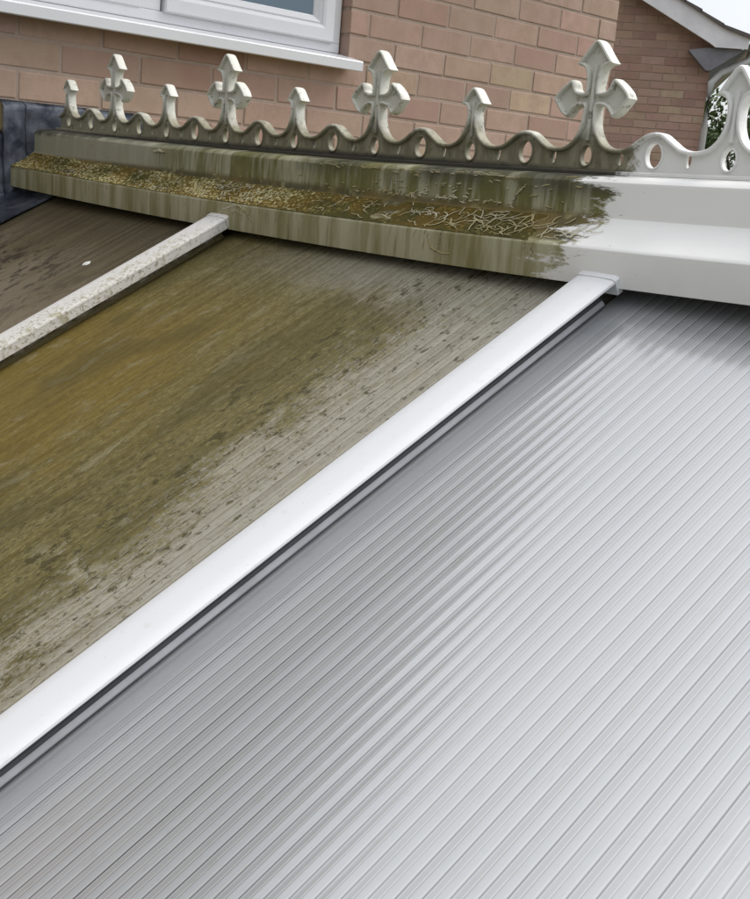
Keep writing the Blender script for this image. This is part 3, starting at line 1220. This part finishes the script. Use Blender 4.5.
# eaves and roof of the house
bm = bmesh.new()
box(bm, -.02, .30, HY0 - .2, HY1 + .25, HTOP + .003, HTOP + .02)
link('soffit', bm, M['upvc'], house)
bm = bmesh.new()
box(bm, .302, .325, HY0 - .2, HY1 + .25, HTOP - .01, HTOP + .19)
link('fascia', bm, M['upvc'], house)
bm = bmesh.new()
cy = .385
g = [(cy + .055 * math.cos(a), HTOP + .16 + .055 * math.sin(a)) for a in [math.pi + math.pi * i / 8 for i in range(9)]]
g += [(cy + .050 * math.cos(a), HTOP + .16 + .050 * math.sin(a)) for a in [2 * math.pi - math.pi * i / 8 for i in range(9)]]
prism(bm, g, 1, HY0 - .2, HY1 + .25)
link('gutter', bm, M['upvc'], house)
bm = bmesh.new()
rp = math.tan(math.radians(33))
for k in range(13):
    xa, xb = .36 - k * .30, .36 - (k + 1) * .30 - .04
    za, zb = HTOP + .20 + k * .30 * rp, HTOP + .20 + ((k + 1) * .30 + .04) * rp
    prism(bm, [(xa, za), (xa, za + .028), (xb, zb + .006), (xb, zb - .02)], 1, HY0 - .22, HY1 + .27)
for k in range(13):
    xa, xb = -7.3 + k * .30, -7.3 + (k + 1) * .30 + .04
    za, zb = HTOP + .20 + k * .30 * rp, HTOP + .20 + ((k + 1) * .30 + .04) * rp
    prism(bm, [(xa, za), (xa, za + .028), (xb, zb + .006), (xb, zb - .02)], 1, HY0 - .22, HY1 + .27)
link('roof', bm, M['tiles'], house)
for yy in (HY0, HY1 - .3):
    bm = bmesh.new()
    prism(bm, [(-6.95, HTOP + .001), (-.02, HTOP + .001), (-3.48, HTOP + 3.46 * rp)], 1, yy, yy + .3)
    link('gable_wall', bm, M['mortar'], house)

# lead flashing dressed over the wall and down onto the roof
bm = bmesh.new()


def lead_piece(y0, y1, zt, zb0, zb1, off):
    """upright step, slightly crumpled; zb0 and zb1 are its lower edge"""
    nu, nv = 22, 16
    rows = []
    for i in range(nu + 1):
        u = i / nu
        row = []
        for j in range(nv + 1):
            v = j / nv
            y = y0 + (y1 - y0) * u
            zb = zb0 + (zb1 - zb0) * u
            z = zt + (zb - zt) * v
            w = .0065 * noise.noise(Vector((y * 18, z * 18, 3))) + .004 * noise.noise(Vector((y * 48, z * 48, 8)))
            x = off + w + .010 * v * v + (.003 if i in (0, nu) else 0)
            if j == 0: x = -.002
            row.append(bm.verts.new((x, y, z)))
        rows.append(row)
    for i in range(nu):
        for j in range(nv):
            bm.faces.new((rows[i][j], rows[i][j + 1], rows[i + 1][j + 1], rows[i + 1][j])).smooth = True


def slope_z(y): return porg.z + (y - porg.y) * ST / CT


lead_piece(-.098, .075, .0655, -.105, -.03, .010)
lead_piece(-.150, -.092, .0655, -.19, -.10, .018)
yk = -.150
for k in range(9):
    ztop = .0655 - .075 * (k + 1)
    lead_piece(yk - .150, yk + .006, ztop, slope_z(yk - .15) + .01, slope_z(yk) + .01, .012 + .004 * (k % 2))
    yk -= .147
lead_piece(.07, .25, .0655, -.12, -.20, .014)
# apron lying on the panel
nu, nv = 10, 60
rows = []
for j in range(nv + 1):
    s = -.03 + 1.55 * j / nv
    row = []
    for i in range(nu + 1):
        x = .008 + .182 * i / nu + (.006 * noise.noise(Vector((s * 14, 2, 2))) if i == nu else 0)
        h = .006 + .0025 * noise.noise(Vector((x * 20, s * 14, 5))) + .0012 * noise.noise(Vector((x * 70, s * 50, 5)))
        if i <= 1: h += .028 * (1 - i * .7)
        if i == nu: h = .0025
        p = porg + Vector((x, -CT * s, -ST * s)) + NRM * h
        row.append(bm.verts.new(p))
    rows.append(row)
for j in range(nv):
    for i in range(nu):
        bm.faces.new((rows[j][i], rows[j + 1][i], rows[j + 1][i + 1], rows[j][i + 1])).smooth = True
r = bmesh.ops.solidify(bm, geom=list(bm.faces), thickness=.0018)
o = link('lead_flashing', bm, M['lead'], house)
o['label'] = 'crumpled grey lead flashing at the foot of the brick wall'

# ------------------------------------------------------------------ the neighbouring house
# local x runs along its gable wall (corner at 0), local -y faces us
nb = empty('neighbouring_house', 'smaller brick gable of the neighbouring house with a pale bargeboard and tiled roof', 'house', (-3.556, 8.494, .030))
nb.rotation_euler = (0, 0, math.radians(36))
XC, XF, SLP = 0.02, -6.4, .520
XR = (XC + XF) / 2


def barge_z(x): return 1.249 + (.027 - x) * SLP


def gable_keep(u, hi):
    return hi < min(barge_z(u), barge_z(XC + XF - u)) + .20


NPAL = [((.41, .29, .245), 4), ((.385, .27, .225), 3), ((.44, .33, .265), 3), ((.33, .22, .185), 1.2), ((.44, .36, .27), 1)]
brick_wall('wall', nb, lambda u, z, n: (u, -n, z), XF, XC, GROUND - .02, 3.1, None, gable_keep, phase=.03, zphase=.02, pal=NPAL, detail=False, seed=21)
bm = bmesh.new()
prism(bm, [(XF, GROUND), (XC, GROUND), (XC, 1.22), (XC - .02, 1.33), (XR, barge_z(XR) + .14), (XF + .02, 1.33), (XF, 1.22)], 1, .006, 7)
link('wall_core', bm, M['mortar'], nb)
BY0, BY1 = -.185, -.145
bb_ = [(XR, barge_z(XR)), (-.03, 1.279), (.027, 1.243), (.325, 1.240), (.333, 1.345), (.076, 1.420), (-.142, 1.538), (-.301, 1.622), (XR, 1.622 + (-.301 - XR) * SLP)]
bm = bmesh.new()
prism(bm, bb_, 1, BY0, BY1)
link('bargeboard', bm, M['barge'], nb)
bm = bmesh.new()
prism(bm, [(XC + XF - x, z) for x, z in bb_], 1, BY0, BY1)
link('bargeboard', bm, M['barge'], nb)
bm = bmesh.new()
prism(bm, [(XR, barge_z(XR) + .03), (-.03, 1.309), (-.03, 1.324), (XR, barge_z(XR) + .045)], 1, BY1 + .001, -.004)
prism(bm, [(.31, 1.239), (-.05, 1.239), (-.215, 1.212), (-.03, 1.035), (.012, 1.035)], 1, -.140, 7)
link('soffit', bm, M['soffit'], nb)
# tiles: stepped courses whose dark edge shows over the board
bm = bmesh.new()
tops = [(.345, 1.330), (.076, 1.418), (-.142, 1.536), (-.301, 1.620)]
while tops[-1][0] > XR:
    x, z = tops[-1]
    tops.append((x - .24, z + .24 * SLP))
for mirror in (False, True):
    for a, b in zip(tops[:-1], tops[1:]):
        q = [(a[0], a[1] + .001), (a[0], a[1] + .036), (b[0] - .04, b[1] + .020 + .04 * SLP), (b[0], b[1] + .001)]
        if mirror: q = [(XC + XF - x, z) for x, z in q]
        prism(bm, q, 1, BY0 - .03, 7.2)
link('roof', bm, M['tiles'], nb)
bm = bmesh.new()
gx = .395
g = [(gx + .055 * math.cos(a), 1.30 + .055 * math.sin(a)) for a in [math.pi + math.pi * i / 8 for i in range(9)]]
g += [(gx + .050 * math.cos(a), 1.30 + .050 * math.sin(a)) for a in [2 * math.pi - math.pi * i / 8 for i in range(9)]]
prism(bm, g, 1, BY0 - .01, 7)
link('gutter', bm, M['grey_pipe'], nb)
bm = bmesh.new()
tube(bm, [(.39, .16, 1.25), (.37, .12, 1.17), (.12, -.02, 1.03), (.045, -.05, .93), (.040, -.052, .5), (.040, -.052, GROUND)], .034, 12)
link('downpipe', bm, M['grey_pipe'], nb)


# ------------------------------------------------------------------ trees
def tree(name, label, loc, h, crad, ch, nleaf, mat, seed):
    rng = random.Random(seed)
    root = empty(name, label, 'tree', loc, 'trees beyond the houses')
    b = bmesh.new()
    pts = [(0, 0, 0)]
    for i in range(1, 7):
        pts.append((rng.gauss(0, .05) * i, rng.gauss(0, .05) * i, h * .13 * i))
    tube(b, pts, [.16 - .018 * i for i in range(7)], 10)
    tips = []
    for i in range(16):
        s0 = Vector(pts[rng.randint(2, 6)])
        a = rng.uniform(0, 2 * math.pi)
        e = Vector((math.cos(a) * crad * rng.uniform(.4, .85), math.sin(a) * crad * rng.uniform(.4, .85), h - ch * rng.uniform(.1, .9)))
        m = s0.lerp(e, .5) + Vector((0, 0, rng.uniform(0, .3)))
        tube(b, [s0, m, e], [.05, .03, .012], 6)
        tips += [m.lerp(e, .4), e]
    link('trunk', b, M['bark'], root)
    b = bmesh.new()
    tint = b.loops.layers.float_color.new('tint')
    clumps = []
    for i in range(38):
        if rng.random() < .55:
            c = rng.choice(tips) + Vector((rng.gauss(0, .25), rng.gauss(0, .25), rng.gauss(0, .25)))
        else:
            a, zz = rng.uniform(0, 6.283), rng.uniform(-1, 1)
            q = math.sqrt(1 - zz * zz)
            c = Vector((math.cos(a) * q * crad * .85, math.sin(a) * q * crad * .85, h - ch / 2 + zz * ch * .46))
        clumps.append((c, rng.uniform(.28, .62) * crad * .55, rng.uniform(0, 1)))
    for i in range(nleaf):
        c, r_, tn = rng.choice(clumps)
        d = Vector((rng.gauss(0, 1), rng.gauss(0, 1), rng.gauss(0, .8)))
        d = d.normalized() * r_ * rng.random() ** .4
        p = c + d
        s = rng.uniform(.035, .085)
        ax = Vector((rng.gauss(0, 1), rng.gauss(0, 1), rng.gauss(0, 1))).normalized()
        bx = ax.orthogonal().normalized()
        by = ax.cross(bx)
        f = b.faces.new([b.verts.new(p + bx * s), b.verts.new(p + by * s * .5), b.verts.new(p - bx * s), b.verts.new(p - by * s * .5)])
        tv = min(1, max(0, tn * .6 + rng.uniform(0, .4)))
        for l in f.loops: l[tint] = (tv, tv, tv, 1)
    link('crown', b, mat, root)
    return root


LA = mat_leaf('hawthorn_leaf', (.045, .075, .025), (.15, .20, .08))
LB = mat_leaf('birch_leaf', (.085, .12, .05), (.22, .27, .14))
tree('leafy_tree', 'dark green leafy tree glimpsed past the downpipe of the neighbouring house', (-9.7, 20.0, GROUND), 5.35, 1.7, 3.4, 9000, LA, 31)
tree('leafy_tree', 'paler loose tree partly hidden behind the last cresting finial', (-12.6, 27.0, GROUND), 6.4, 2.2, 4.4, 8000, LB, 32)
bm = bmesh.new()
tint = bm.loops.layers.float_color.new('tint')
rng = random.Random(77)
for i in range(24000):
    x = rng.uniform(-14, 12)
    y = 17.2 + rng.gauss(0, .28)
    zt = GROUND + 2.0 + .35 * noise.noise(Vector((x * .9, 0, 0))) + .25 * noise.noise(Vector((x * 3, 1, 0)))
    z = GROUND + (zt - GROUND) * rng.random() ** .6
    s = rng.uniform(.04, .09)
    ax = Vector((rng.gauss(0, 1), rng.gauss(0, 1), rng.gauss(0, 1))).normalized()
    bx = ax.orthogonal().normalized()
    by = ax.cross(bx)
    p = Vector((x, y, z))
    f = bm.faces.new([bm.verts.new(p + bx * s), bm.verts.new(p + by * s * .55), bm.verts.new(p - bx * s), bm.verts.new(p - by * s * .55)])
    tv = rng.random()
    for l in f.loops: l[tint] = (tv, tv, tv, 1)
o = link('hedge', bm, LA)
tag(o, 'dark green hedge beyond the neighbouring house, seen through the cresting', 'hedge')

# ------------------------------------------------------------------ ground
bm = bmesh.new()
quad(bm, (-400, -400, GROUND), (400, -400, GROUND), (400, 400, GROUND), (-400, 400, GROUND))
k = NT('lawn')
n = k.noise(.6, 5)
f = k.noise(25, 4)
k.set(col=k.mix(f, k.mix(n, (.035, .055, .018), (.075, .095, .035)), (.05, .06, .025)), rough=.95, normal=k.bump(f, .5, .02))
o = link('ground', bm, k.m)
tag(o, 'mown lawn around the houses', kind='structure')

# ------------------------------------------------------------------ sky, sun, camera
SUN_EL, SUN_AZ = math.radians(50), math.radians(25)     # azimuth from +Y towards +X
w = bpy.data.worlds.new('World')
SC.world = w
w.use_nodes = True
nt = w.node_tree
bg = nt.nodes['Background']
sky = nt.nodes.new('ShaderNodeTexSky')
sky.sky_type = 'NISHITA'
sky.sun_disc = False
sky.sun_elevation = SUN_EL
sky.sun_rotation = SUN_AZ
sky.dust_density = 2.0
sky.air_density = 1.0
tc = nt.nodes.new('ShaderNodeTexCoord')
nz = nt.nodes.new('ShaderNodeTexNoise')
nz.inputs['Scale'].default_value = 2.2
nz.inputs['Detail'].default_value = 6
nt.links.new(tc.outputs['Generated'], nz.inputs['Vector'])
rmp = nt.nodes.new('ShaderNodeValToRGB')
rmp.color_ramp.elements[0].position = .30
rmp.color_ramp.elements[0].color = (.80, .84, .90, 1)
rmp.color_ramp.elements[1].position = .70
rmp.color_ramp.elements[1].color = (1.10, 1.10, 1.10, 1)
nt.links.new(nz.outputs['Fac'], rmp.inputs[0])
# thin overcast: brightest round the veiled sun, dimmer on the opposite side
dotn = nt.nodes.new('ShaderNodeVectorMath')
dotn.operation = 'DOT_PRODUCT'
nt.links.new(tc.outputs['Generated'], dotn.inputs[0])
dotn.inputs[1].default_value = (.10, .30, .95)
lum = nt.nodes.new('ShaderNodeMapRange')
lum.interpolation_type = 'SMOOTHSTEP'
lum.inputs[1].default_value = -.25
lum.inputs[2].default_value = 1.0
lum.inputs[3].default_value = 3.0
lum.inputs[4].default_value = 11.5
nt.links.new(dotn.outputs['Value'], lum.inputs[0])
cl = nt.nodes.new('ShaderNodeVectorMath')
cl.operation = 'SCALE'
nt.links.new(rmp.outputs[0], cl.inputs[0])
nt.links.new(lum.outputs[0], cl.inputs['Scale'])
mx = nt.nodes.new('ShaderNodeMix')
mx.data_type = 'RGBA'
mx.inputs[0].default_value = .85                          # cloud cover
nt.links.new(sky.outputs[0], mx.inputs[6])
nt.links.new(cl.outputs[0], mx.inputs[7])
nt.links.new(mx.outputs[2], bg.inputs['Color'])
bg.inputs['Strength'].default_value = .10

sd = bpy.data.lights.new('sun', 'SUN')
sd.energy = 1.5
sd.angle = math.radians(24)
sd.color = (1, .97, .93)
so = bpy.data.objects.new('sun', sd)
COL.objects.link(so)
sdir = Vector((math.sin(SUN_AZ) * math.cos(SUN_EL), math.cos(SUN_AZ) * math.cos(SUN_EL), math.sin(SUN_EL)))
so.rotation_euler = (-sdir).to_track_quat('-Z', 'Y').to_euler()
so.location = (0, 0, 20)

cam = bpy.data.cameras.new('camera')
cam.sensor_fit = 'VERTICAL'
cam.sensor_height = 24
cam.lens = 1089.8746 / 899 * 24
cam.clip_start = .05
cam.clip_end = 2000
co = bpy.data.objects.new('camera', cam)
COL.objects.link(co)
Rm = Matrix(((0.66326784, 0.7445022, 0.07610684), (0.24064803, -0.11587902, -0.96367037), (-0.70863552, 0.65748652, -0.25602181)))
rx, ry, rz = Rm[0], Rm[1], Rm[2]
mw = Matrix(((rx[0], -ry[0], -rz[0], 2.69730331), (rx[1], -ry[1], -rz[1], -1.31462741), (rx[2], -ry[2], -rz[2], -0.0071775), (0, 0, 0, 1)))
co.matrix_world = mw
SC.camera = co

SC.view_settings.view_transform = 'Standard'
SC.view_settings.look = 'None'
SC.view_settings.exposure = 0.58
SC.view_settings.gamma = 1.0
SC.view_settings.use_curve_mapping = False
SC.render.engine = 'CYCLES'
SC.cycles.use_denoising = True
SC.cycles.max_bounces = 6
